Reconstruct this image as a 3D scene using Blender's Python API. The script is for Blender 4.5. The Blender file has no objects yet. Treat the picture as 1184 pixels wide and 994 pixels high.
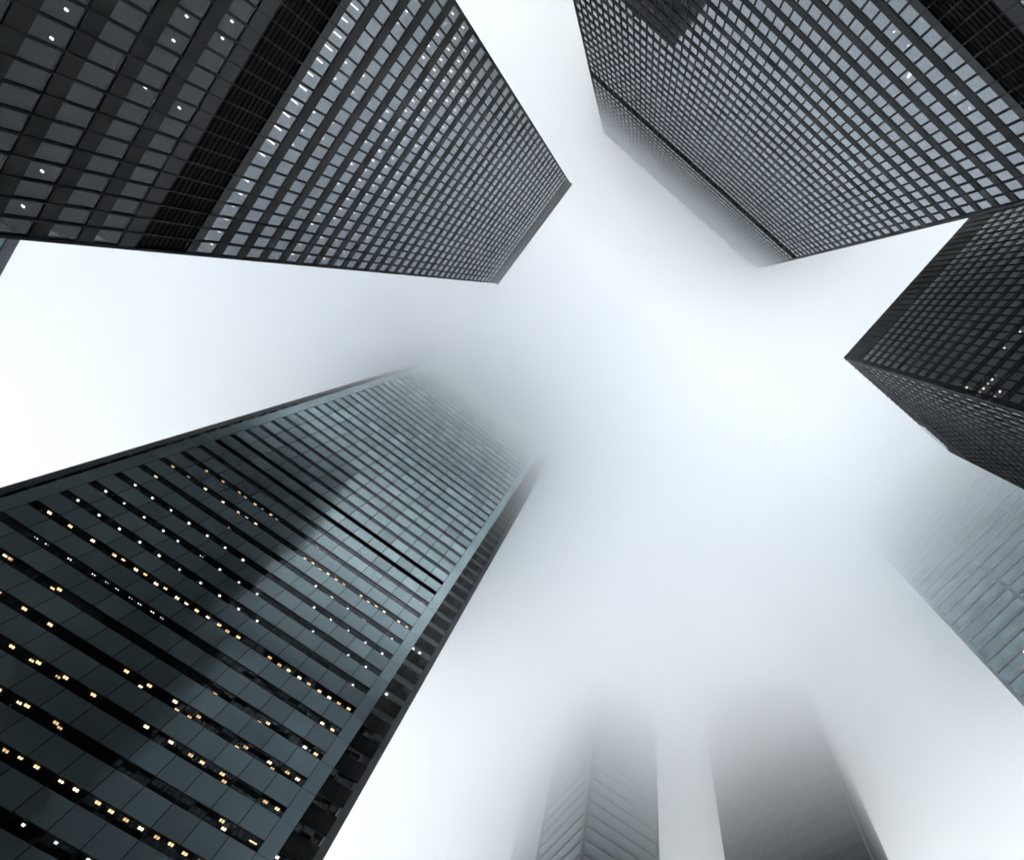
import bpy, math, random
from mathutils import Matrix, Vector, noise

random.seed(7)
scene = bpy.context.scene
col = scene.collection

# ------------------------------------------------------------------ camera, sky, sun, exposure
F_PX, PX, PY, IMG_W, IMG_H = 663.0, 744.0, 497.0, 1184.0, 994.0
RIGHT = Vector((0.77183674, -0.63581338, -0.00306381))
DOWN = Vector((0.61884357, 0.75232513, -0.22591931))
FWD = Vector((0.1459475, 0.1724768, 0.9741412))
GROUND = -1.6                       # the lens is the origin, 1.6 m above the paving
cam = bpy.data.cameras.new("camera")
cam.sensor_fit = 'HORIZONTAL'
cam.sensor_width = 36.0
cam.lens = 36.0 * F_PX / IMG_W
cam.shift_x = -(PX - IMG_W / 2) / IMG_W
cam.shift_y = (PY - IMG_H / 2) / IMG_W
cam.clip_start, cam.clip_end = 0.1, 5000
cam_ob = bpy.data.objects.new("camera", cam)
M3 = Matrix((RIGHT, -DOWN, -FWD)).transposed()
cam_ob.matrix_world = M3.to_4x4()
col.objects.link(cam_ob)
scene.camera = cam_ob

SUN_EL, SUN_AZ = math.radians(62), math.radians(200)
world = bpy.data.worlds.new("World")
scene.world = world
world.use_nodes = True
wn = world.node_tree
bg = wn.nodes["Background"]
sky = wn.nodes.new("ShaderNodeTexSky")
sky.sky_type = 'NISHITA'
sky.sun_disc = False
sky.sun_elevation = SUN_EL
sky.sun_rotation = SUN_AZ
sky.air_density = 1.0
sky.dust_density = 4.0
sky.ozone_density = 1.0
wn.links.new(sky.outputs[0], bg.inputs[0])
bg.inputs[1].default_value = 0.08
sun = bpy.data.lights.new("sun", 'SUN')
sun.energy = 1.5
sun.angle = math.radians(30)
sun.color = (1.0, 0.985, 0.96)
sun_ob = bpy.data.objects.new("sun", sun)
sd = Vector((math.sin(SUN_AZ) * math.cos(SUN_EL), math.cos(SUN_AZ) * math.cos(SUN_EL), math.sin(SUN_EL)))
sun_ob.rotation_euler = sd.to_track_quat('Z', 'Y').to_euler()
sun_ob.location = (0, 0, 600)
col.objects.link(sun_ob)
vs = scene.view_settings
vs.view_transform = 'Standard'
vs.look = 'None'
vs.gamma = 1.0
vs.use_curve_mapping = False
vs.exposure = 2.68
cy = scene.cycles
cy.use_denoising = True
cy.max_bounces = 32
cy.volume_bounces = 28
cy.use_adaptive_sampling = False
cy.transparent_max_bounces = 64
cy.diffuse_bounces = 3
cy.glossy_bounces = 4
cy.sample_clamp_indirect = 6.0
cy.caustics_reflective = False
cy.caustics_refractive = False


# ------------------------------------------------------------------ helpers
def project(p):
    z = p.dot(FWD)
    if z <= 0.1:
        return None
    return PX + F_PX * p.dot(RIGHT) / z, PY + F_PX * p.dot(DOWN) / z


def shown(p, n, area):
    """How large a facet at p facing n shows in the picture; small if outside the frame."""
    q = project(p)
    if q is None:
        return 0.0
    d = p.length
    c = -p.dot(n) / d
    s = max(c, 0.0) * area / (d * d) + 1e-9 / d
    m = 25
    if not (-m < q[0] < IMG_W + m and -m < q[1] < IMG_H + m):
        s *= 1e-4
    return s


class MB:
    """Collects boxes and quads that become ONE mesh object."""
    def __init__(self):
        self.v, self.f, self.m = [], [], []

    def quad(self, a, b, c, d, mi=0):
        i = len(self.v)
        self.v += [tuple(a), tuple(b), tuple(c), tuple(d)]
        self.f.append((i, i + 1, i + 2, i + 3))
        self.m.append(mi)

    def hexa(self, p, mi=0):
        i = len(self.v)
        self.v += [tuple(q) for q in p]
        for f in ((0, 3, 2, 1), (4, 5, 6, 7), (0, 1, 5, 4), (1, 2, 6, 5), (2, 3, 7, 6), (3, 0, 4, 7)):
            self.f.append(tuple(i + k for k in f))
            self.m.append(mi)

    def box(self, x0, x1, y0, y1, z0, z1, mi=0):
        self.hexa([(x0, y0, z0), (x1, y0, z0), (x1, y1, z0), (x0, y1, z0),
                   (x0, y0, z1), (x1, y0, z1), (x1, y1, z1), (x0, y1, z1)], mi)

    def build(self, name, mats, parent=None, label=None, kind=None):
        me = bpy.data.meshes.new(name)
        me.from_pydata(self.v, [], self.f)
        for m in (mats if isinstance(mats, (list, tuple)) else [mats]):
            me.materials.append(m)
        if any(self.m):
            me.polygons.foreach_set("material_index", self.m)
        me.update()
        o = bpy.data.objects.new(name, me)
        col.objects.link(o)
        if parent is not None:
            o.parent = parent
            # parts are built in the coordinates of their thing's Empty
        if label:
            o["label"] = label
        if kind:
            o["kind"] = kind
        return o


class Face:
    """One facade plane: u runs along it, d outward from it, z up; in the thing's own coordinates."""
    def __init__(self, ox, oy, ux, uy, width, base):
        self.o, self.u, self.w = Vector((ox, oy, 0)), Vector((ux, uy, 0)).normalized(), width
        self.n = Vector((self.u.y, -self.u.x, 0))
        self.base = base

    def p(self, u, d, z):
        return self.o + self.u * u + self.n * d + Vector((0, 0, z))

    def world(self, u, d, z):
        return self.base + self.p(u, d, z)

    def box(self, mb, u0, u1, d0, d1, z0, z1, mi=0):
        P = self.p
        mb.hexa([P(u0, d1, z0), P(u1, d1, z0), P(u1, d0, z0), P(u0, d0, z0),
                 P(u0, d1, z1), P(u1, d1, z1), P(u1, d0, z1), P(u0, d0, z1)], mi)

    def quad(self, mb, u0, u1, d, z0, z1, mi=0, tilt=0.0):
        P = self.p
        a, b = random.gauss(0, tilt), random.gauss(0, tilt)
        w, h = (u1 - u0) / 2, (z1 - z0) / 2
        mb.quad(P(u0, d - a * w - b * h, z0), P(u1, d + a * w - b * h, z0),
                P(u1, d + a * w + b * h, z1), P(u0, d - a * w + b * h, z1), mi)


def rect_faces(x0, x1, y0, y1, base):
    """The four facades of a box footprint (world x, y), in coordinates relative to base."""
    bx, by = base.x, base.y
    return [Face(x0 - bx, y0 - by, 1, 0, x1 - x0, base),     # facing -y
            Face(x1 - bx, y0 - by, 0, 1, y1 - y0, base),     # facing +x
            Face(x1 - bx, y1 - by, -1, 0, x1 - x0, base),    # facing +y
            Face(x0 - bx, y1 - by, 0, -1, y1 - y0, base)]    # facing -x


def empty(name, loc, label, cat, group=None):
    o = bpy.data.objects.new(name, None)
    o.empty_display_size = 4
    col.objects.link(o)
    o.location = loc
    o["label"], o["category"] = label, cat
    if group:
        o["group"] = group
    return o


def many(name, items, mats, parent, cap=100):
    """items: (score, fn(mb)). The ones that show largest become parts of their own, the rest one part."""
    items = sorted(items, key=lambda t: -t[0])
    single, rest = (items, []) if len(items) <= cap else (items[:cap], items[cap:])
    for _, fn in single:
        mb = MB()
        fn(mb)
        mb.build(name, mats, parent)
    if rest:
        mb = MB()
        for _, fn in rest:
            fn(mb)
        mb.build(name, mats, parent, kind="stuff")


# ------------------------------------------------------------------ materials
def principled(name, colour, rough=0.5, metal=0.0, ior=1.5, var=0.0, scale=0.4, spec=0.5, rvar=0.0, tint=(1, 1, 1)):
    m = bpy.data.materials.new(name)
    m.use_nodes = True
    nt = m.node_tree
    b = nt.nodes["Principled BSDF"]
    b.inputs["Base Color"].default_value = (*colour, 1)
    b.inputs["Roughness"].default_value = rough
    b.inputs["Metallic"].default_value = metal
    b.inputs["IOR"].default_value = ior
    b.inputs["Specular IOR Level"].default_value = spec
    b.inputs["Specular Tint"].default_value = (*tint, 1)
    if var or rvar:
        tc = nt.nodes.new("ShaderNodeTexCoord")
        no = nt.nodes.new("ShaderNodeTexNoise")
        no.inputs["Scale"].default_value = scale
        no.inputs["Detail"].default_value = 5
        nt.links.new(tc.outputs["Object"], no.inputs["Vector"])
        if var:
            mr = nt.nodes.new("ShaderNodeMapRange")
            mr.inputs[1].default_value, mr.inputs[2].default_value = 0.3, 0.7
            mr.inputs[3].default_value, mr.inputs[4].default_value = 1 - var, 1 + var
            nt.links.new(no.outputs[0], mr.inputs[0])
            mx = nt.nodes.new("ShaderNodeMix")
            mx.data_type = 'RGBA'
            mx.blend_type = 'MULTIPLY'
            mx.inputs[0].default_value = 1
            mx.inputs[6].default_value = (*colour, 1)
            nt.links.new(mr.outputs[0], mx.inputs[7])
            nt.links.new(mx.outputs[2], b.inputs["Base Color"])
        if rvar:
            mr = nt.nodes.new("ShaderNodeMapRange")
            mr.inputs[1].default_value, mr.inputs[2].default_value = 0.3, 0.7
            mr.inputs[3].default_value, mr.inputs[4].default_value = max(rough - rvar, 0.02), rough + rvar
            nt.links.new(no.outputs[0], mr.inputs[0])
            nt.links.new(mr.outputs[0], b.inputs["Roughness"])
    return m


def glass(name, tint, ior, rough=0.015, refl=(1, 1, 1), gain=1.0, coat=0.0):
    m = bpy.data.materials.new(name)
    m.use_nodes = True
    nt = m.node_tree
    nt.nodes.remove(nt.nodes["Principled BSDF"])
    out = nt.nodes["Material Output"]
    fr = nt.nodes.new("ShaderNodeFresnel")
    fr.inputs[0].default_value = ior
    # the same reflectance from both sides of the pane
    geo = nt.nodes.new("ShaderNodeNewGeometry")
    tr = nt.nodes.new("ShaderNodeBsdfTransparent")
    tr.inputs[0].default_value = (*tint, 1)
    gl = nt.nodes.new("ShaderNodeBsdfGlossy")
    gl.inputs["Color"].default_value = (*refl, 1)
    gl.inputs["Roughness"].default_value = rough
    mx = nt.nodes.new("ShaderNodeMixShader")
    iv = nt.nodes.new("ShaderNodeMix")
    iv.data_type = 'FLOAT'
    iv.inputs[2].default_value = ior
    iv.inputs[3].default_value = 1.0 / ior
    nt.links.new(geo.outputs["Backfacing"], iv.inputs[0])
    # Fresnel node already inverts the index on back faces; feed the inverse to cancel it
    nt.links.new(iv.outputs[0], fr.inputs[0])
    ma = nt.nodes.new("ShaderNodeMath")           # a thin metal coating adds to the bare glass
    ma.operation = 'MULTIPLY_ADD'
    ma.use_clamp = True
    ma.inputs[1].default_value, ma.inputs[2].default_value = gain, coat
    nt.links.new(fr.outputs[0], ma.inputs[0])
    nt.links.new(ma.outputs[0], mx.inputs[0])
    nt.links.new(tr.outputs[0], mx.inputs[1])
    nt.links.new(gl.outputs[0], mx.inputs[2])
    nt.links.new(mx.outputs[0], out.inputs["Surface"])
    return m


def lamp(name, colour, strength):
    m = bpy.data.materials.new(name)
    m.use_nodes = True
    nt = m.node_tree
    nt.nodes.remove(nt.nodes["Principled BSDF"])
    e = nt.nodes.new("ShaderNodeEmission")
    e.inputs[0].default_value = (*colour, 1)
    e.inputs[1].default_value = strength
    nt.links.new(e.outputs[0], nt.nodes["Material Output"].inputs["Surface"])
    m.cycles.emission_sampling = 'NONE'
    return m


BLACK_STEEL = principled("black_steel", (0.013, 0.0155, 0.0175), 0.5, var=0.25, rvar=0.1, spec=0.25)
GREY_STEEL = principled("dark_grey_panel", (0.024, 0.027, 0.031), 0.4, var=0.2, spec=0.3)
LOUVRE = principled("black_louvre", (0.008, 0.0085, 0.009), 0.7, var=0.3, scale=1.5, spec=0.2)
BRONZE_GLASS = glass("bronze_glass", (0.34, 0.34, 0.35), 2.9, refl=(0.89, 0.95, 1.0), gain=1.1, coat=0.07)
NW_GLASS = glass("grey_bronze_glass", (0.30, 0.30, 0.31), 2.7, refl=(0.89, 0.95, 1.0), gain=1.2, coat=0.0)
DULLED_GLASS = glass("dulled_reflection_glass", (0.30, 0.31, 0.32), 1.55, refl=(0.89, 0.95, 1.0))  # tower glass with reflectance turned down, so darker reflections are built into the material
RIPPLED_GLASS = glass("rippled_bronze_glass", (0.34, 0.34, 0.35), 2.9, rough=0.28, refl=(0.89, 0.95, 1.0), gain=1.1, coat=0.03)
CEILING = principled("dim_office_ceiling", (0.16, 0.16, 0.155), 0.8, var=0.2, scale=0.25)
CORE = principled("dark_interior", (0.03, 0.03, 0.032), 0.9)
WHITE_LAMP = lamp("white_ceiling_lamp", (1.0, 0.95, 0.86), 0.95)
WARM_LAMP = lamp("warm_ceiling_lamp", (1.0, 0.70, 0.36), 0.95)
TEALS = [principled("teal_spandrel_glass", (0.51 * q, 0.635 * q, 0.66 * q), 0.10, metal=0.72, ior=1.6, var=0.10, scale=0.15,
                    rvar=0.04) for q in (1.0, 1.12, 0.86)]
TEAL = TEALS[0]
TEAL_GAP = principled("panel_joint", (0.008, 0.009, 0.010), 0.8)
DARK_GLASS = glass("dark_office_glass", (0.28, 0.29, 0.30), 2.0, refl=(0.88, 0.96, 1.0))
GREY_CLAD = principled("grey_metal_cladding", (0.16, 0.17, 0.18), 0.4, var=0.12)
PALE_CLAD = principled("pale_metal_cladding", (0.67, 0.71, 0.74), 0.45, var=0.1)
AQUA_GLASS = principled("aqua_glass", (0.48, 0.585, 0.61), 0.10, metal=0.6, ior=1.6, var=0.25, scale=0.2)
BLIND = principled("beige_blind", (0.42, 0.37, 0.25), 0.8, var=0.15, scale=1.2)
GREY_BLIND = principled("grey_blind", (0.45, 0.44, 0.42), 0.8, var=0.1, scale=1.0)
PAVING = principled("grey_granite_paving", (0.36, 0.355, 0.345), 0.7, var=0.2, scale=0.3)
CONCRETE = principled("concrete_ground", (0.25, 0.25, 0.25), 0.85, var=0.2, scale=0.5)

WARMS = [WARM_LAMP, lamp("deep_warm_ceiling_lamp", (1.0, 0.62, 0.28), 0.6), lamp("pale_warm_ceiling_lamp", (1.0, 0.80, 0.52), 1.3)]
WHITES = [WHITE_LAMP, lamp("cool_ceiling_lamp", (0.9, 0.95, 1.0), 0.6), lamp("bright_ceiling_lamp", (1.0, 0.93, 0.8), 1.5)]
LIGHTS_NW = """
s,-180,6105,115 s,-33,6105,93 s,113,6105,97 s,260,6105,110 s,413,6105,119 s,560,6105,101 s,712,6105,105 s,861,6105,104 s,1015,6105,108 s,1163,6105,92
s,-330,6105,94 s,1316,6105,107 s,1620,6105,108 s,1768,6105,96 s,1915,6105,101 s,2066,6105,89 s,2216,6105,85 s,2368,6105,82 d,-681,6837,101
d,-537,6837,106 d,-387,6837,106 d,115,6837,116 d,320,6837,121 d,316,7203,120 d,121,6471,117 d,717,7203,127 d,-828,6837,91 d,1109,6471,128
d,934,6471,123 d,913,6837,120 d,918,7203,122 d,560,4665,103 d,756,4665,99 d,412,5025,106 d,560,5025,104 d,215,5025,99 d,1206,5025,119 d,313,6471,120
d,520,6471,119 d,714,6471,120 d,714,6837,125 d,903,3945,99 d,1099,3945,97 d,1150,4305,113 d,1451,4305,115 d,1157,4665,108 d,1993,4305,116
d,2290,4305,115 b,-1074,7569,79 b,-934,7569,73 b,-785,7569,87 b,-623,7569,105 b,-484,7569,82 b,-1084,7935,76 b,-924,7935,83 b,-775,7935,76
b,-625,7935,81 b,-480,7935,79 b,-328,7935,84 b,-181,7935,81 b,-27,7935,86 b,128,7935,91 b,271,7935,93 b,415,7935,96 b,568,7935,94 b,-1083,8301,74
b,-934,8301,71 b,-784,8301,68 b,-627,8301,73 b,-475,8301,82 b,-322,8301,79 b,-175,8301,81 b,-26,8301,83 b,123,8301,85 b,271,8301,84 b,425,8301,89
b,-793,8667,69 b,-628,8667,73 b,-476,8667,74 b,-322,8667,76 b,-12,8667,79 b,280,8667,84 b,-779,9033,64 b,-614,9033,73 b,-468,9033,72 b,-308,9033,73
b,-183,9033,74 b,-21,9033,75 b,127,9033,87 b,268,7569,83 b,411,7569,93 b,713,7569,103 b,270,9033,78 b,727,7935,88 b,874,7935,90 b,1029,7935,100
b,1180,7935,91 b,1323,7935,98 b,1468,7935,93 b,556,8301,82 b,724,8301,74 b,871,8301,81 b,1027,8301,83 b,1175,8301,90 b,1325,8301,98 b,1478,8301,92
b,1629,8301,99 b,1776,8301,99 b,416,8667,77 b,875,8667,84 b,1022,8667,97 b,1179,8667,90 b,1329,8667,89 b,1480,8667,88 b,1625,9033,88 b,1482,9033,92
b,868,9033,79 b,1014,9033,83 b,1170,9033,81 b,1319,9033,71 b,723,9033,75 b,577,9033,84 b,419,9033,78 b,1938,9033,76 b,1930,8667,91 b,2088,9033,95
b,1033,7569,95 b,2110,10131,100 b,1328,7569,102 b,1630,7935,97 b,1779,7569,102 b,1778,7935,92 b,1934,7569,100 b,2088,7935,97 b,2081,8301,99
b,2228,7569,88 b,2232,8301,86 b,2393,7569,93 b,2243,8667,95 b,2389,7935,100 b,2398,8301,88
"""
LIGHTS_TEAL = """
B,-3827,5,34 B,-3543,5,38 B,-3262,5,49 B,-2977,5,59 B,-2690,5,66 B,-2399,5,77 B,-3457,3,30 B,-2898,3,36 B,-3160,2,30 B,-2879,2,30 B,-2601,2,30
B,-2119,5,78 B,-1830,5,77 B,-1532,5,84 B,-1400,5,86 B,-1258,5,81 B,-1742,2,55 B,-2588,1,30 B,-2307,1,30 B,-2026,1,30 B,-1738,1,40 B,-1164,1,53
B,-876,1,61 B,-659,1,69 B,-519,1,71 B,-300,1,64 B,-227,1,136 B,-2287,0,30 B,-2017,0,30 B,-1730,0,30 B,-1459,2,55 B,-1167,2,64 B,-876,2,65 B,-299,2,83
B,-3,0,56 B,67,0,127 B,-1797,-1,30 B,-1510,-1,30 B,-1151,-1,30 B,-938,-1,30 B,-797,-1,30 B,-653,-1,30 B,-506,-1,32 B,-365,-1,35 B,-220,-1,30
B,-70,-1,36 B,67,-1,30 B,-807,5,84 B,-657,5,92 B,-518,5,92 B,-366,5,91 B,-219,5,91 B,-73,5,97 B,74,5,94 B,219,5,97 B,364,5,89 B,216,4,93 B,359,4,94
B,210,3,90 B,362,3,90 B,-294,3,87 B,-4,2,80 B,217,2,76 B,361,2,82 B,216,1,74 B,363,1,78 S,-2864,5,52 S,-2567,5,57 S,-2277,5,63 S,-3523,3,69
S,-2959,3,86 S,-1984,5,75 S,-1690,5,79 S,-2378,1,83 S,-2098,1,88 S,-2082,0,72 S,-1682,0,85 S,-1527,2,120 S,-1109,2,132 S,-951,2,130 S,-369,2,140
S,-946,3,125 S,-1666,-1,30 S,-1277,-1,30 S,70,2,134 S,-369,3,141 S,-1245,10,86 S,-1100,10,73 S,-952,10,72 S,-812,10,69 S,-504,10,72 S,-356,10,79
S,-215,10,72 S,-70,10,73 S,219,10,67 S,366,10,67 S,-1528,10,79 S,-1393,10,73 S,-3781,9,60 S,-3843,10,58 S,-3285,10,60 S,-2981,10,66 S,-2711,10,73
S,-2406,10,68 S,-3567,11,66 S,-3281,11,65 S,-2993,11,63 S,-2696,11,72 S,-2409,11,59 W,-3831,6,47 W,-3547,6,56 W,-3266,6,61 W,-2983,6,66 W,-2692,6,70
W,-3837,7,58 W,-3567,7,58 W,-3273,7,60 W,-2991,7,63 W,-3765,8,43 W,-3487,8,61 W,-3201,8,69 W,-2402,6,76 W,-2113,6,79 W,-1830,6,81 W,-1534,6,84
W,-1253,6,94 W,-2763,7,74 W,-2120,7,86 W,-1822,7,86 W,-1536,7,86 W,-2912,8,72 W,-2625,8,80 W,-2336,8,80 W,-2042,8,78 W,-1214,-2,30 W,-935,-2,30
W,-645,-2,30 W,-1475,-2,30 W,-3,8,89 W,295,8,90 W,-72,7,95 W,219,7,89 W,229,6,97 W,-658,7,87 W,-582,8,89 W,-876,8,84 W,-294,8,83 W,-1099,9,82
W,-514,9,86 W,293,9,85 T,-3562,4,30 T,-3438,4,30 T,-3166,4,30 T,-2871,4,30 T,-2705,4,30 T,-2574,4,30 T,-2391,4,34 T,-2277,4,37 T,-2116,4,38
T,-2004,4,30 T,-2411,7,66 T,-2562,9,79 T,-3584,10,52 T,-2565,10,73 T,-1531,11,74 T,-1408,11,71 T,-949,11,69 T,-817,11,76 T,-673,11,69 T,-370,11,75
T,-217,11,78 T,-89,11,76 T,84,11,74 T,-72,12,65 T,82,12,73 T,337,12,79 T,-794,9,75 T,-217,9,82 T,-2869,11,71 T,-2562,11,73 T,-2292,11,75 L,359,0,82
"""

# ------------------------------------------------------------------ ground
g = MB()
g.box(-900, 900, -900, 900, GROUND - 0.5, GROUND - 0.15)
o = g.build("ground", CONCRETE)
o["kind"] = "structure"
g = MB()
g.box(-130, 112, -110, 118, GROUND - 0.146, GROUND)
o = g.build("plaza_pavement", PAVING)
o["kind"] = "structure"


# ------------------------------------------------------------------ black curtain-wall towers
def steel_tower(label, x0, x1, y0, y1, roof, cols_x, cols_y, pitch, rows, louvre_bands, lamps, top_strip,
                parapet_gap=None, glazing=None, low_glazing=None, low_top=0.0, side=None):
    """rows: heights of window centres; louvre_bands: (z0, z1, border) of window-less plant floors."""
    base = Vector(((x0 + x1) / 2, (y0 + y1) / 2, GROUND))
    dz = -GROUND
    T = empty("office_tower", base, label, "skyscraper", "towers around the plaza")
    faces = rect_faces(x0, x1, y0, y1, base)
    glazing = glazing or BRONZE_GLASS
    low_glazing = low_glazing or glazing
    rows = sorted(r + dz for r in rows)
    roof += dz
    bands = [(a + dz, b + dz, c) for a, b, c in louvre_bands]
    H2 = 1.15
    lo = rows[0] - H2
    W2 = pitch / 2
    ncol = [cols_x, cols_y, cols_x, cols_y]
    sides = [faces[2]] if parapet_gap else [faces[0], faces[2]]
    # window units
    proto = MB()
    fw = 0.12
    def frame(mb, f, uc, zc):
        f.box(mb, uc - W2 + 0.003, uc - W2 + fw, -0.13, -0.03, zc - H2, zc + H2)
        f.box(mb, uc + W2 - fw, uc + W2 - 0.003, -0.13, -0.03, zc - H2, zc + H2)
        f.box(mb, uc - W2 + fw, uc + W2 - fw, -0.13, -0.05, zc - H2, zc - H2 + 0.05)
        f.box(mb, uc - W2 + fw, uc + W2 - fw, -0.13, -0.05, zc + H2 - 0.05, zc + H2)
    def pane(mb, f, uc, zc, mi):
        f.quad(mb, uc - W2 + fw, uc + W2 - fw, -0.075, zc - H2 + 0.05, zc + H2 - 0.05, mi, 0.0025)
    units = []
    for f, nc in zip(faces, ncol):
        m = (f.w - nc * pitch) / 2
        for r in rows:
            for i in range(nc):
                uc = m + pitch * (i + 0.5)
                units.append((shown(f.world(uc, 0, r), f.n, pitch * 2.3), f, uc, r))
    units.sort(key=lambda t: -t[0])
    for _, f, uc, zc in units[:100]:
        a = MB()
        frame(a, f, uc, zc)
        w = a.build("window", BLACK_STEEL, T)
        a = MB()
        pane(a, f, uc, zc, 0)
        a.build("pane", side if f in sides and side else low_glazing if zc < low_top else glazing, w)
    a = MB()
    for _, f, uc, zc in units[100:]:
        frame(a, f, uc, zc)
        pane(a, f, uc, zc, 3 if f in sides and side else 2 if zc < low_top else 1)
        if random.random() < 0.13:
            f.quad(a, uc - W2 + fw, uc + W2 - fw, -0.12, zc + H2 - random.choice((0.5, 0.9, 1.4, 2.2)), zc + H2 - 0.05, 4)
    a.build("window", [BLACK_STEEL, glazing, low_glazing, side or glazing, GREY_BLIND], T, kind="stuff")
    # spandrel bands fill the gaps between rows, running round the tower
    def ring(mb, z0, z1, d0, d1, mi=0):
        for f in faces:
            f.box(mb, 0.0 if f in (faces[0], faces[2]) else 0.252, f.w - (0.0 if f in (faces[0], faces[2]) else 0.252),
                  d0, d1, z0, z1, mi)
    stops = [(r - H2, r + H2) for r in rows] + [(a, b) for a, b, _ in bands] + [(roof - top_strip, roof)]
    stops.sort()
    prev = stops[0][1]
    for a_, b_ in stops[1:]:
        if a_ - prev > 0.03:
            s = MB()
            grey = any(abs(prev - b) < 0.01 or abs(a_ - a) < 0.01 for a, b, c in bands if c)
            ring(s, prev, a_, -0.25, 0.0)
            s.build("spandrel_band", GREY_STEEL if grey else BLACK_STEEL, T)
        prev = b_
    s = MB()
    ring(s, lo - 1.6, lo, -0.25, 0.0)
    s.build("spandrel_band", BLACK_STEEL, T)
    # plant floors
    for a_, b_, _ in bands:
        s = MB()
        for f in faces:
            ff = f in (faces[0], faces[2])
            f.box(s, 0.3 if ff else 0.56, f.w - (0.3 if ff else 0.56), -0.55, -0.30, a_, b_)
            n = int((b_ - a_) / 0.55)
            for k in range(n):
                z = a_ + (k + 0.5) * (b_ - a_) / n
                f.box(s, 0.3, f.w - 0.3, -0.297, -0.22, z - 0.11, z + 0.11)
        s.build("louvre_band", LOUVRE, T)
    # top screen
    s = MB()
    for k, f in enumerate(faces):
        ff = k in (0, 2)
        spans = [(0.0 if ff else 0.252, f.w - (0.0 if ff else 0.252))]
        top = roof
        if parapet_gap and k == parapet_gap[0]:
            g0, g1, dep = parapet_gap[1:]
            f.box(s, spans[0][0], g0, -0.25, 0.0, roof - top_strip, roof)
            f.box(s, g0, g1, -0.25, 0.0, roof - top_strip, roof - dep)
            f.box(s, g1, spans[0][1], -0.25, 0.0, roof - top_strip, roof)
        else:
            f.box(s, *spans[0], -0.25, 0.0, roof - top_strip, roof)
        n = int(f.w / (pitch / 2))
    s.build("roof_screen", BLACK_STEEL, T)
    if not parapet_gap:
        s = MB()
        for k, f in enumerate(faces):
            e = -0.32 if k in (0, 2) else 0.0
            f.box(s, e, f.w - e, 0.0 if k in (1, 3) else -0.3, 0.32, roof + 0.06, roof + 0.22)
        s.build("parapet_cap", GREY_STEEL, T)
    s = MB()
    s.box(x0 - base.x + 0.6, x1 - base.x - 0.6, y0 - base.y + 0.6, y1 - base.y - 0.6, roof - 1.6, roof - 1.3)
    s.build("roof", GREY_CLAD, T)
    # projecting mullions from the lobby ceiling to the roof
    mull = []
    for k, (f, nc) in enumerate(zip(faces, ncol)):
        m = (f.w - nc * pitch) / 2
        for i in range(nc + 1):
            u = m + pitch * i
            top = roof + 0.05
            if parapet_gap and k == parapet_gap[0] and parapet_gap[1] < u < parapet_gap[2]:
                top = roof - parapet_gap[3] + 0.05
            def fn(mb, f=f, u=u, top=top):
                f.box(mb, u - 0.025, u + 0.025, 0.003, 0.10, lo - 1.2, top)
                f.box(mb, u - 0.065, u + 0.065, 0.10, 0.125, lo - 1.2, top)
            mull.append((shown(f.world(u, 0, rows[0]), f.n, 1) + 0.1 * shown(f.world(u, 0, (rows[0] + roof) / 2), f.n, 1), fn))
    many("mullion", mull, BLACK_STEEL, T)
    # corner columns
    for cx, cy_ in ((x0, y0), (x1, y0), (x1, y1), (x0, y1)):
        s = MB()
        qx, qy = cx - base.x, cy_ - base.y
        sx, sy = (1 if cx == x0 else -1), (1 if cy_ == y0 else -1)
        e = 0.012
        xs = sorted((qx - sx * e, qx + sx * (min((x1 - x0 - cols_x * pitch) / 2, 1.4) - 0.01)))
        ys = sorted((qy - sy * e, qy + sy * (min((y1 - y0 - cols_y * pitch) / 2, 1.4) - 0.01)))
        s.box(xs[0], xs[1], ys[0], ys[1], 0, roof + 0.03)
        s.build("corner_column", BLACK_STEEL, T)
    # floors and core behind the glass
    zs = [r for r in rows]
    for i, r in enumerate(zs):
        s = MB()
        z0 = r + H2 - 0.02
        z1 = (zs[i + 1] - H2 - 0.04) if i + 1 < len(zs) else z0 + 1.2
        z1 = min(z1, z0 + 1.4)
        s.box(x0 - base.x + 0.30, x1 - base.x - 0.30, y0 - base.y + 0.30, y1 - base.y - 0.30, z0, z1)
        s.build("floor_slab", CEILING, T)
    s = MB()
    s.box(x0 - base.x + 7, x1 - base.x - 7, y0 - base.y + 7, y1 - base.y - 7, 0, roof - 1.7)
    s.build("lobby_core", CORE, T)
    # lobby
    s = MB()
    s.box(x0 - base.x + 3, x1 - base.x - 3, y0 - base.y + 3, y1 - base.y - 3, lo - 1.58, lo - 1.2)
    s.build("soffit", CEILING, T)
    # ceiling lamps seen through the glass: (corner x, corner y, size x, size y, z)
    items = []
    for (ax, ay, sx, sy, z, mat) in lamps:
        def fn(mb, ax=ax, ay=ay, sx=sx, sy=sy, z=z):
            mb.box(ax - base.x - sx / 2, ax - base.x + sx / 2, ay - base.y - sy / 2, ay - base.y + sy / 2,
                   z + dz - 0.06, z + dz - 0.022)
        items.append((1.0 / Vector((ax, ay, z)).length, fn))
    if items:
        many("ceiling_light", items, WHITE_LAMP, T)
    return T, faces


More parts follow.
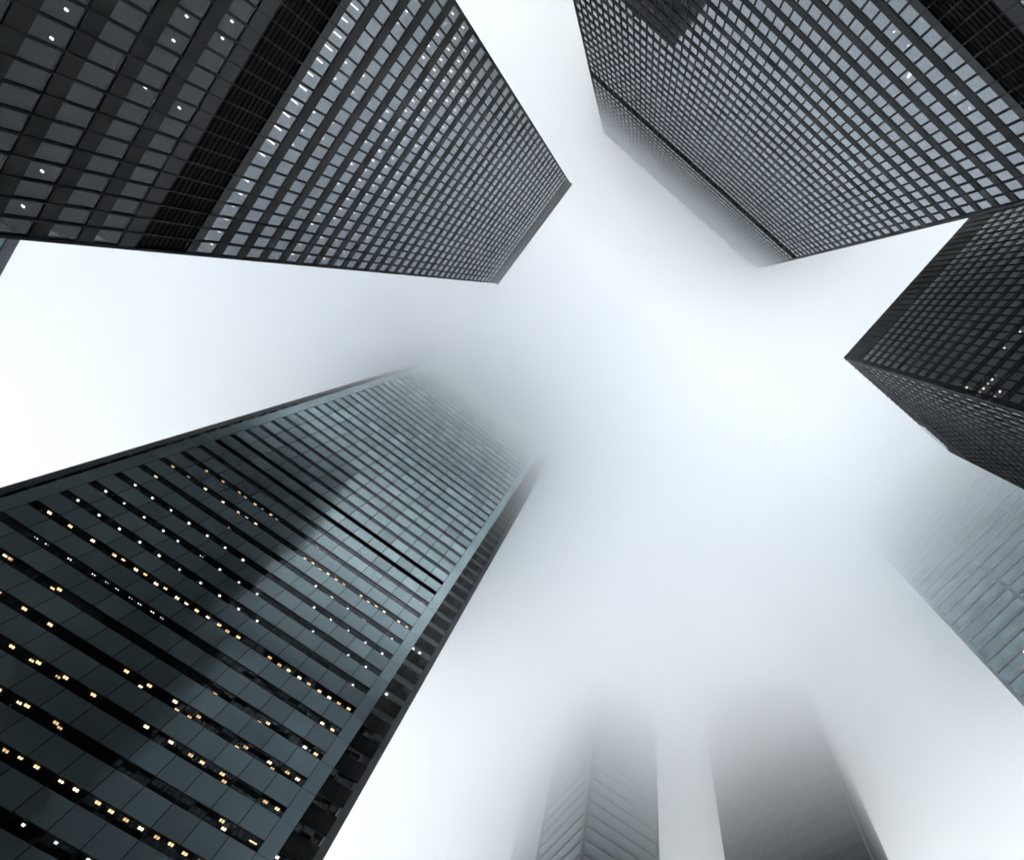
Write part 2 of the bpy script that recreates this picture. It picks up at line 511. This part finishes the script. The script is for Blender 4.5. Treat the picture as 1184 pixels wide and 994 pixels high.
# tower with its face towards +x (top left of the picture)
nw = []
for w in LIGHTS_NW.split():
    k, y, z, dep = w.split(',')
    y, z, dep = int(y) / 100, int(z) / 100, int(dep) / 100
    L, Wd = {'s': (0.8, 0.13), 'd': (0.22, 0.14), 'b': (0.32, 0.15)}[k]
    nw.append((-36.4 - max(dep, L / 2 + 0.3), y, L, Wd, z, 0))
steel_tower("black steel tower at top left with lit lamp strips above its wide black band",
            -36.4 - 73.2, -36.4, -11.63, 24.9, 180.0, 48, 24, 1.5,
            [59.9 + 3.66 * k for k in range(31)] + [49.1 - 3.6 * k for k in range(12)],
            [(51.9, 57.6, True)], nw, 8.9, glazing=NW_GLASS, low_glazing=DULLED_GLASS, low_top=54.0, side=DULLED_GLASS)  # low floors and both y sides get the dulled glass to darken reflections

# tower with its long face towards +y (top right of the picture)
ne = [(x * 0.975, -34.6 - max(d, 0.5), 0.13 if i != 2 else 0.28, 0.13 if i != 2 else 0.8, z * 0.975, 0)
      for i, (x, z, d) in enumerate([(3.13, 65.48, .83), (5.11, 65.48, .88), (7.54, 69.17, 1.13), (9.9, 65.48, .87),
                                     (12.05, 65.48, .88), (14.17, 65.48, .85), (19.53, 65.48, .94)])]
steel_tower("widest black steel tower, at top right, with a thin dark stripe below its foggy roof",
            -45.63, 26.33, -34.6 - 36.6, -34.6, 217.4, 48, 24, 1.478,
            [59.13 + 3.592 * k for k in range(29)] + [166.97 + 3.592 * k for k in range(13)] +
            [47.97 - 3.592 * k for k in range(12)],
            [(50.8, 56.8, True), (161.25, 165.1, False)], ne, 4.5)

# tower with its corner towards us (right edge of the picture)
se = []
for y, z in ((-20.67, 81.85), (-21.44, 81.85), (-22.26, 81.85), (-23.14, 81.85), (-23.74, 81.85), (-20.67, 78.1),
             (-21.62, 78.1), (-20.91, 85.6), (-28.53, 85.6), (-31.65, 85.6)):
    zz = 124.7 - 3.66 * round((124.7 - z) / 3.66) + 1.15
    se.append((45.8 + 0.5, y, 0.22, 0.25, zz, 0))
T_SE, F_SE = steel_tower("black steel tower at the right edge showing its roof corner and two faces",
            45.8, 82.4, -19.55 - 73.2, -19.55, 136.0, 23, 47, 1.522,
            [124.7 - 3.66 * k for k in range(32)],
            [], se, 9.9, parapet_gap=(2, 82.4 - 80.6, 82.4 - 71.6, 2.6), glazing=RIPPLED_GLASS, side=BRONZE_GLASS)
rail = MB()
f = F_SE[2]
for z in (134.9, 135.6, 136.25):
    f.box(rail, 82.4 - 80.3, 82.4 - 71.3, 0.02, 0.08, z + 1.6, z + 1.66)
for k in range(7):
    u = 82.4 - 80.3 + k * 1.5
    f.box(rail, u - 0.03, u + 0.03, 0.02, 0.08, 135.0, 137.86)
rail.build("roof_railing", PALE_CLAD, T_SE)


# ------------------------------------------------------------------ teal banded tower (lower left of the picture)
def teal_tower():
    Y0 = 63.0
    xl, xr = -41.75, 6.13            # the front face between its two notches
    nw_, nd = 5.02, 5.5
    X0, X1 = xl - nw_, xr + nw_
    roof, depth = 208.0, 46.0
    base = Vector(((X0 + X1) / 2, Y0 + depth / 2, GROUND))
    dz = -GROUND
    T = empty("office_tower", base, "teal tower banded with dark ribbon windows and rows of lit ceiling lamps", "skyscraper",
              "towers around the plaza")
    bx, by = base.x, base.y
    front = Face(xl - bx, Y0 - by, 1, 0, xr - xl, base)
    back = Face(xr - bx, Y0 + depth - by, -1, 0, xr - xl, base)
    rt = Face(X1 - bx, Y0 + nd - by, 0, 1, depth - 2 * nd, base)
    lf = Face(X0 - bx, Y0 + depth - nd - by, 0, -1, depth - 2 * nd, base)
    mains = [front, rt, back, lf]
    # recessed planes in the notches
    rec = [Face(xr - bx, Y0 + nd - by, 1, 0, nw_, base), Face(X0 - bx, Y0 + nd - by, 1, 0, nw_, base),
           Face(X1 - bx, Y0 + depth - nd - by, -1, 0, nw_, base), Face(xl - bx, Y0 + depth - nd - by, -1, 0, nw_, base)]
    ret = [Face(xr - bx, Y0 - by, 0, 1, nd, base), Face(xl - bx, Y0 + nd - by, 0, -1, nd, base),
           Face(xr - bx, Y0 + depth - nd - by, 0, 1, nd, base), Face(xl - bx, Y0 + depth - by, 0, -1, nd, base)]
    fl, t0, wh = 3.708, 45.40, 1.22
    ks = list(range(-10, 43))
    ribbons, glazing = [], []
    MAR = 1.73                        # plain teal panel beside each corner
    dark_floors = (13, 14)
    for k in ks:
        zt = t0 + fl * k + dz         # top of the ribbon window
        zb = zt - wh
        s = MB()
        for f in mains:
            n = round((f.w - 2 * MAR) / 2.98)
            w = (f.w - 2 * MAR) / n
            top = zb + fl
            f.box(s, 0.02, f.w - 0.02, -0.30, -0.06, zt, top, 1)
            for i in range(n):
                a, b = MAR + i * w + 0.05, MAR + (i + 1) * w - 0.05
                tl = random.gauss(0, 0.004) , random.gauss(0, 0.004)
                P = f.p
                h = (top - zt) / 2
                q = [P(a, -w / 2 * tl[0] - h * tl[1], zt), P(b, w / 2 * tl[0] - h * tl[1], zt), P(b, w / 2 * tl[0] + h * tl[1], top), P(a, -w / 2 * tl[0] + h * tl[1], top)]
                r = [P(a, -0.06, zt), P(b, -0.06, zt), P(b, -0.06, top), P(a, -0.06, top)]
                s.hexa([q[0], q[1], r[1], r[0], q[3], q[2], r[2], r[3]], random.choice((0, 0, 0, 2, 3)))
        s.build("spandrel_band", [TEAL, TEAL_GAP, TEALS[1], TEALS[2]], T)
        for f in mains:
            def fn(s, f=f, k=k, zb=zb, zt=zt):
                n = round((f.w - 2 * MAR) / 2.98) * 2
                w = (f.w - 2 * MAR) / n
                if k in dark_floors:
                    f.box(s, MAR, f.w - MAR, -0.30, -0.22, zb, zt, 1)
                    return
                f.box(s, MAR, f.w - MAR, -0.16, -0.05, zb, zb + 0.03, 1)
                for i in range(n):
                    a, b = MAR + i * w, MAR + (i + 1) * w
                    e = 0.045 if i % 2 == 0 else 0.02
                    f.quad(s, a + e, b - 0.02, -0.10, zb + 0.03, zt - 0.03, 0, 0.004)
                    if k == 11 and f is front and 29.5 < a < 42.5:
                        f.quad(s, a + e, b - 0.03, -0.14, zb + 0.04, zt - 0.04, 2)
                    f.box(s, a - 0.02 if i else a, a + e, -0.14, -0.05, zb + 0.03, zt, 1)
            ribbons.append((1.0 if f is front else 0.1, fn))
        # notches: dark glass and slim dark spandrels
        for f in rec:
          def fn(s, f=f, zb=zb, zt=zt):
            f.box(s, 0.25, f.w - 0.25, -0.30, -0.02, zt, zb + fl, 1)
            n = 3
            a0, a1 = (0.0, f.w - 0.95) if f in (rec[0], rec[2]) else (0.95, f.w)
            for i in range(n):
                w = (a1 - a0) / n
                f.quad(s, a0 + i * w + 0.04, a0 + (i + 1) * w - 0.04, -0.05, zb + 0.02, zt - 0.02, 0, 0.004)
                f.quad(s, a0 + i * w + 0.03, a0 + (i + 1) * w - 0.03, -0.004, zt + 0.02, zb + fl - 0.02, 2, 0.003)
          glazing.append((1.0 if f is rec[0] else 0.1, fn))
        s = MB()
        s.box(X0 - bx + 0.32, X1 - bx - 0.32, Y0 + nd - by + 0.32, Y0 + depth - nd - by - 0.32, zt - 0.01, zt + 1.2)
        s.box(xl - bx + 0.32, xr - bx - 0.32, Y0 - by + 0.32, Y0 + nd - by + 0.3, zt - 0.01, zt + 1.2)
        s.build("floor_slab", CEIL2, T)
    many("ribbon_window", ribbons, [DARK_GLASS, LOUVRE, BLIND], T, len(ks))
    many("notch_glazing", glazing, [DARK_GLASS, TEAL_GAP, NOTCH], T, len(ks))
    zlo = t0 + fl * ks[0] - wh + dz
    zhi = t0 + fl * ks[-1] - wh + fl + dz
    # plain teal panels running up each corner
    for f in mains:
        for a, b in ((0.0, MAR - 0.03), (f.w - MAR + 0.03, f.w)):
            s = MB()
            f.box(s, a + 0.02, b - 0.02, -0.30, -0.05, zlo, zhi, 1)
            for k in ks:
                z0 = t0 + fl * k - wh + dz
                f.box(s, a, b, -0.05, random.uniform(-0.003, 0.003), z0 + 0.025, z0 + fl - 0.025, 0)
            s.build("corner_panel", [TEAL, TEAL_GAP], T)
    for f in ret:
        s = MB()
        f.box(s, 0.02, f.w - 0.02, -0.28, -0.02, zlo, zhi)
        s.build("notch_wall", NOTCH, T)
    # slim grey piers at the outer ends of the notches
    for f in rec:
        a, b = (f.w - 0.93, f.w + 0.01) if f in (rec[0], rec[2]) else (-0.01, 0.93)
        s = MB()
        f.box(s, a, b, -0.9, 0.12, 0, zhi)
        s.build("corner_pier", GREY_CLAD, T)
    s = MB()
    s.box(xl - bx + 8, xr - bx - 8, 8 - depth / 2, depth / 2 - 8, 0, zhi - 0.5)
    s.build("lobby_core", CORE, T)
    s = MB()
    s.box(X0 - bx + 0.3, X1 - bx - 0.3, Y0 + nd - by + 0.3, Y0 + depth - nd - by - 0.3, zhi + 0.002, zhi + 0.6)
    s.box(xl - bx + 0.3, xr - bx - 0.3, Y0 - by + 0.3, Y0 + nd - by + 0.297, zhi + 0.002, zhi + 0.6)
    s.build("roof", GREY_CLAD, T)
    warm, white = [], []
    for w in LIGHTS_TEAL.split():
        kd, x, k, dep = w.split(',')
        x, k, dep = int(x) / 100, int(k), int(dep) / 100
        z = t0 + fl * k + dz - 0.012
        sc = 1.0 / Vector((x, Y0, z)).length
        y = Y0 + max(dep, 0.55) - by
        def fn(mb, kd=kd, x=x, y=y, z=z):
            x -= bx
            y += random.uniform(-0.08, 0.08)
            x += random.uniform(-0.1, 0.1)
            if kd == 'B':
                for sx in (-0.13, 0.13):
                    mb.box(x + sx - 0.10, x + sx + 0.10, y - 0.15, y + 0.15, z - 0.05, z)
            elif kd == 'S':
                for sx in (-0.12, 0.12):
                    mb.box(x + sx - 0.085, x + sx + 0.085, y - 0.11, y + 0.11, z - 0.05, z)
            elif kd == 'W':
                mb.box(x - 0.14, x + 0.14, y - 0.13, y + 0.13, z - 0.05, z)
            elif kd == 'L':
                mb.box(x - 0.4, x + 0.4, y - 0.06, y + 0.06, z - 0.05, z)
            else:
                for sx in (-0.18, 0.1):
                    mb.box(x + sx - 0.05, x + sx + 0.05, y - 0.05, y + 0.05, z - 0.05, z)
        (white if kd in 'WT' else warm).append((sc, fn))
    items = sorted([(a, b, random.choice((0, 0, 1, 2))) for a, b in warm] + [(a, b, 3 + random.choice((0, 0, 1, 2))) for a, b in white],
                   key=lambda t: -t[0])
    for _, fn, m in items[:100]:
        mb = MB()
        fn(mb)
        mb.build("ceiling_light", (WARMS + WHITES)[m], T, label="warm yellow ceiling light" if m < 3 else "white ceiling light")
    mb = MB()
    for _, fn, m in items[100:]:
        n0 = len(mb.f)
        fn(mb)
        for i in range(n0, len(mb.f)):
            mb.m[i] = m
    mb.build("ceiling_light", WARMS + WHITES, T, kind="stuff")
    for x, k in ((7.3, 8), (6.95, 11), (8.24, 11), (6.9, 1)):
        z = t0 + fl * k + dz - 0.012
        mb = MB()
        mb.box(x - bx - 0.2, x - bx + 0.2, Y0 + nd + 0.5 - by, Y0 + nd + 0.85 - by, z - 0.05, z)
        mb.build("ceiling_light", WHITE_LAMP, T, label="white ceiling light in the notch")


NOTCH = principled("black_notch_glass", (0.012, 0.012, 0.013), 0.15, ior=1.35, var=0.2)
CEIL2 = principled("dark_office_ceiling", (0.05, 0.048, 0.045), 0.8, var=0.2, scale=0.3)
teal_tower()


# ------------------------------------------------------------------ pale glass tower far right, fading into the cloud
def aqua_tower(name_label, x0, x1, y0, y1, roof, fl, first, glass_mat, clad_mat, piers, lamps=0):
    base = Vector(((x0 + x1) / 2, (y0 + y1) / 2, GROUND))
    dz = -GROUND
    T = empty("office_tower", base, name_label, "skyscraper", "towers around the plaza")
    faces = rect_faces(x0, x1, y0, y1, base)
    n = int((roof - first) / fl)
    for k in range(n):
        z = first + fl * k + dz
        s = MB()
        for q, f in enumerate(faces):
            m = max(1, round((f.w - 1.6) / 1.5))
            w = (f.w - 1.6) / m
            for i in range(m):
                f.quad(s, 0.8 + i * w + 0.02, 0.8 + (i + 1) * w - 0.02, -0.12, z, z + fl - 1.15, 0, 0.006)
                f.box(s, 0.8 + i * w - 0.012, 0.8 + i * w + 0.012, -0.2, -0.115, z, z + fl - 1.15, 1)
            f.box(s, 0.3, f.w - 0.3, -0.4, -0.2, z, z + fl - 1.15, 1)
        s.build("window_band", [glass_mat, TEAL_GAP], T)
        s = MB()
        for q, f in enumerate(faces):
            e = 0.0 if q in (0, 2) else 0.3
            f.box(s, e, f.w - e, -0.28, 0.0, z + fl - 1.02, z + fl - 0.002, 0)
            f.box(s, e, f.w - e, -0.28, -0.2, z + fl - 1.15, z + fl - 1.022, 1)
        s.build("spandrel_band", [clad_mat, TEAL_GAP], T)
    zt = first + fl * n + dz
    for q, f in enumerate(faces):
        for u, w in piers.get(q, ()):
            s = MB()
            f.box(s, u - w / 2, u - 0.08, -0.1, 0.16, 0, zt)
            f.box(s, u + 0.08, u + w / 2, -0.1, 0.16, 0, zt)
            f.box(s, u - 0.08, u + 0.08, -0.1, 0.05, 0, zt)
            s.build("pier", clad_mat, T)
    s = MB()
    s.box(x0 - base.x + 0.8, x1 - base.x - 0.8, y0 - base.y + 0.8, y1 - base.y - 0.8, 0, zt - 0.1)
    s.build("core", CORE, T)
    s = MB()
    s.box(x0 - base.x + 0.1, x1 - base.x - 0.1, y0 - base.y + 0.1, y1 - base.y - 0.1, zt + 0.002, zt + 1.0)
    s.build("roof", clad_mat, T)
    for cx in (x0, x1):
        for cy_ in (y0, y1):
            s = MB()
            qx, qy = cx - base.x, cy_ - base.y
            sx, sy = (1 if cx == x0 else -1), (1 if cy_ == y0 else -1)
            xs = sorted((qx - sx * 0.05, qx + sx * 0.8))
            ys = sorted((qy - sy * 0.05, qy + sy * 0.8))
            s.box(xs[0], xs[1], ys[0], ys[1], 0, zt + 0.5)
            s.build("corner_pier", clad_mat, T)
    return T, faces


def facade_lamps(T, f, spots):
    for u, z in spots:
        mb = MB()
        f.box(mb, u - 0.3, u + 0.3, -0.115, -0.06, z - GROUND - 0.22, z - GROUND + 0.22)
        mb.build("lit_window_lamp", WHITE_LAMP, T)


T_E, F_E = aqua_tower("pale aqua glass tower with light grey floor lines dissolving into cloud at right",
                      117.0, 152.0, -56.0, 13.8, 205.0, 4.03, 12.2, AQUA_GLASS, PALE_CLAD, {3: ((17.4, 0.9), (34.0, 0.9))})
facade_lamps(T_E, F_E[3], ((3.0, 99.1), (3.2, 103.2), (5.4, 103.2), (7.6, 103.2), (10.4, 107.3), (13.2, 107.3), (5.2, 95.0), (12.0, 111.3), (8.6, 115.4)))

SLATE_TRIM = principled("grey_violet_cladding", (0.30, 0.30, 0.34), 0.5, var=0.1)
AQUA_DARK = principled("blue_green_glass", (0.10, 0.175, 0.195), 0.1, ior=1.8, var=0.2, scale=0.2)
aqua_tower("blue-green glass tower at bottom with chevron floor lines fading upwards",
           75.0, 101.0, 115.0, 138.0, 188.0, 4.0, 10.0, AQUA_DARK, principled("slate_cladding", (0.045, 0.06, 0.068), 0.5, var=0.1), {})
aqua_tower("faint pale tower just left of the blue-green one, almost lost in cloud",
           82.0, 104.0, 140.0, 168.3, 182.0, 4.0, 10.0, AQUA_DARK, GREY_CLAD, {})
aqua_tower("teal tower corner with a grey roof strip peeping out at the left edge",
           -122.0, -81.8, 36.0, 76.0, 96.0, 4.0, 11.0, AQUA_GLASS, SLATE_TRIM, {})


# ------------------------------------------------------------------ dark tower at the bottom, turned off the grid
def turned_tower():
    base = Vector((130.0, 68.0, GROUND))
    T = empty("office_tower", base, "charcoal tower at bottom with a lighter side face, its top swallowed by cloud", "skyscraper",
              "towers around the plaza")
    ang = math.radians(20.2)
    c, s_ = math.cos(ang), math.sin(ang)
    w1, w2, roof, fl = 30.0, 39.0, 188.0, 3.7
    # corner at the Empty; side face runs along (c, s), main face along (-s, c)
    side = Face(0, 0, c, s_, w1, base)
    main = Face(-s_ * w2, c * w2, s_, -c, w2, base)
    far1 = Face(c * w1, s_ * w1, -s_, c, w2, base)
    far2 = Face(c * w1 - s_ * w2, s_ * w1 + c * w2, -c, -s_, w1, base)
    faces = [main, side, far1, far2]
    for k in range(int(roof / fl)):
        z = 4 + fl * k
        s = MB()
        for f in faces:
            n = round((f.w - 1.2) / 1.55)
            w = (f.w - 1.2) / n
            for i in range(n):
                f.quad(s, 0.6 + i * w + 0.18, 0.6 + (i + 1) * w - 0.18, -0.1, z, z + 2.2, 0, 0.006)
                f.box(s, 0.6 + i * w - 0.17, 0.6 + i * w + 0.17, -0.2, -0.05, z, z + 2.2, 1)
            f.box(s, 0.3, f.w - 0.3, -0.5, -0.21, z, z + 2.2, 1)
        s.build("window_band", [SMOKE, BLACK_STEEL], T)
        s = MB()
        for f in faces:
            e = 0.0 if f in (main, far1) else 0.3
            f.box(s, e, f.w - e, -0.3, 0.0, z + 2.203, z + fl - 0.003)
        s.build("spandrel_band", SPAND, T)
    for f in faces:
        n = round((f.w - 1.2) / 1.55)
        w = (f.w - 1.2) / n
        for i in range(0, n + 1):
            s = MB()
            f.box(s, 0.6 + i * w - 0.08, 0.6 + i * w + 0.08, 0.003, 0.2, 0, roof)
            s.build("mullion", SPAND, T)
    for f in (main, far1):
        for a, b in ((-0.02, 0.5), (f.w - 0.5, f.w + 0.02)):
            s = MB()
            f.box(s, a, b, -0.5, 0.02, 0, roof)
            s.build("corner_column", GREY_CLAD if f is main and a > 1 else BLACK_STEEL, T)
    s = MB()
    s.hexa([side.p(1, -1, 0), side.p(w1 - 1, -1, 0), side.p(w1 - 1, -w2 + 1, 0), side.p(1, -w2 + 1, 0),
            side.p(1, -1, roof - 1), side.p(w1 - 1, -1, roof - 1), side.p(w1 - 1, -w2 + 1, roof - 1), side.p(1, -w2 + 1, roof - 1)])
    s.build("core", CORE, T)
    for u, z in ((18, 115), (33, 109)):
        mb = MB()
        kz = 4 + fl * round((z - 4) / fl) + 1.8
        main.box(mb, u - 0.12, u + 0.12, -0.095, -0.05, kz, kz + 0.1)
        mb.build("ceiling_light", WARM_LAMP, T)


SMOKE = principled("smoked_glass", (0.02, 0.021, 0.022), 0.08, ior=1.5, var=0.2)
SPAND = principled("charcoal_cladding", (0.015, 0.018, 0.024), 0.5, var=0.2)
turned_tower()

# ------------------------------------------------------------------ the low cloud the towers stand in
# nested even veils of vapour: they add up, so the cloud thickens upwards from a ragged underside
CLOUD_DENSITY, VEILS = 0.07, 6
cm = bpy.data.materials.new("low_cloud_vapour")
cm.use_nodes = True
nt = cm.node_tree
nt.nodes.remove(nt.nodes["Principled BSDF"])
vol = nt.nodes.new("ShaderNodeVolumePrincipled")
vol.inputs["Color"].default_value = (0.9935, 0.9988, 0.9978, 1)
vol.inputs["Anisotropy"].default_value = 0.0
vol.inputs["Density"].default_value = CLOUD_DENSITY / VEILS
nt.links.new(vol.outputs[0], nt.nodes["Material Output"].inputs["Volume"])


def smooth_max(a, b, k):
    return 0.5 * (a + b + math.sqrt((a - b) ** 2 + k * k))


def cloud_base(x, y):
    """Highest over the north-western tower, lower all round."""
    b = 166 - 0.1 * math.hypot(x + 36, y - 7) - 0.66 * smooth_max(y, 0, 14) - 0.45 * smooth_max(x - 50, 0, 14)
    return smooth_max(b, 103, 8)


def lerp(v, a, b, c, d):
    t = min(max((v - a) / (b - a), 0), 1)
    return c + (d - c) * t


NC, SC = 48, 480.0
for i in range(VEILS):
    frac = (i + 0.5) / VEILS
    me = MB()
    for j in range(NC + 1):
        for k in range(NC + 1):
            x, y = -SC + 2 * SC * j / NC, -SC + 2 * SC * k / NC
            b = cloud_base(x, y)
            q = Vector((x * 0.014, y * 0.014, i * 0.25))
            b += 7 * noise.noise(q) + 3 * noise.noise(q * 2.7)
            ramp = lerp(y, -45, 63, 30, 58)
            deep = lerp(b, 106, 120, 119, 135) - lerp(b, 125, 160, 0, 8)
            me.v.append((x, y, b + ramp * frac))
            me.v.append((x, y, b + deep * (1 - 0.42 * frac)))
    def vi(j, k, t):
        return 2 * (j * (NC + 1) + k) + t
    for j in range(NC):
        for k in range(NC):
            me.f.append((vi(j, k, 0), vi(j, k + 1, 0), vi(j + 1, k + 1, 0), vi(j + 1, k, 0)))
            me.f.append((vi(j, k, 1), vi(j + 1, k, 1), vi(j + 1, k + 1, 1), vi(j, k + 1, 1)))
    for j in range(NC):
        me.f.append((vi(j, 0, 0), vi(j + 1, 0, 0), vi(j + 1, 0, 1), vi(j, 0, 1)))
        me.f.append((vi(j + 1, NC, 0), vi(j, NC, 0), vi(j, NC, 1), vi(j + 1, NC, 1)))
        me.f.append((vi(0, j + 1, 0), vi(0, j, 0), vi(0, j, 1), vi(0, j + 1, 1)))
        me.f.append((vi(NC, j, 0), vi(NC, j + 1, 0), vi(NC, j + 1, 1), vi(NC, j, 1)))
    me.m = [0] * len(me.f)
    c_ = me.build("low_cloud", cm)
    c_["kind"] = "stuff"
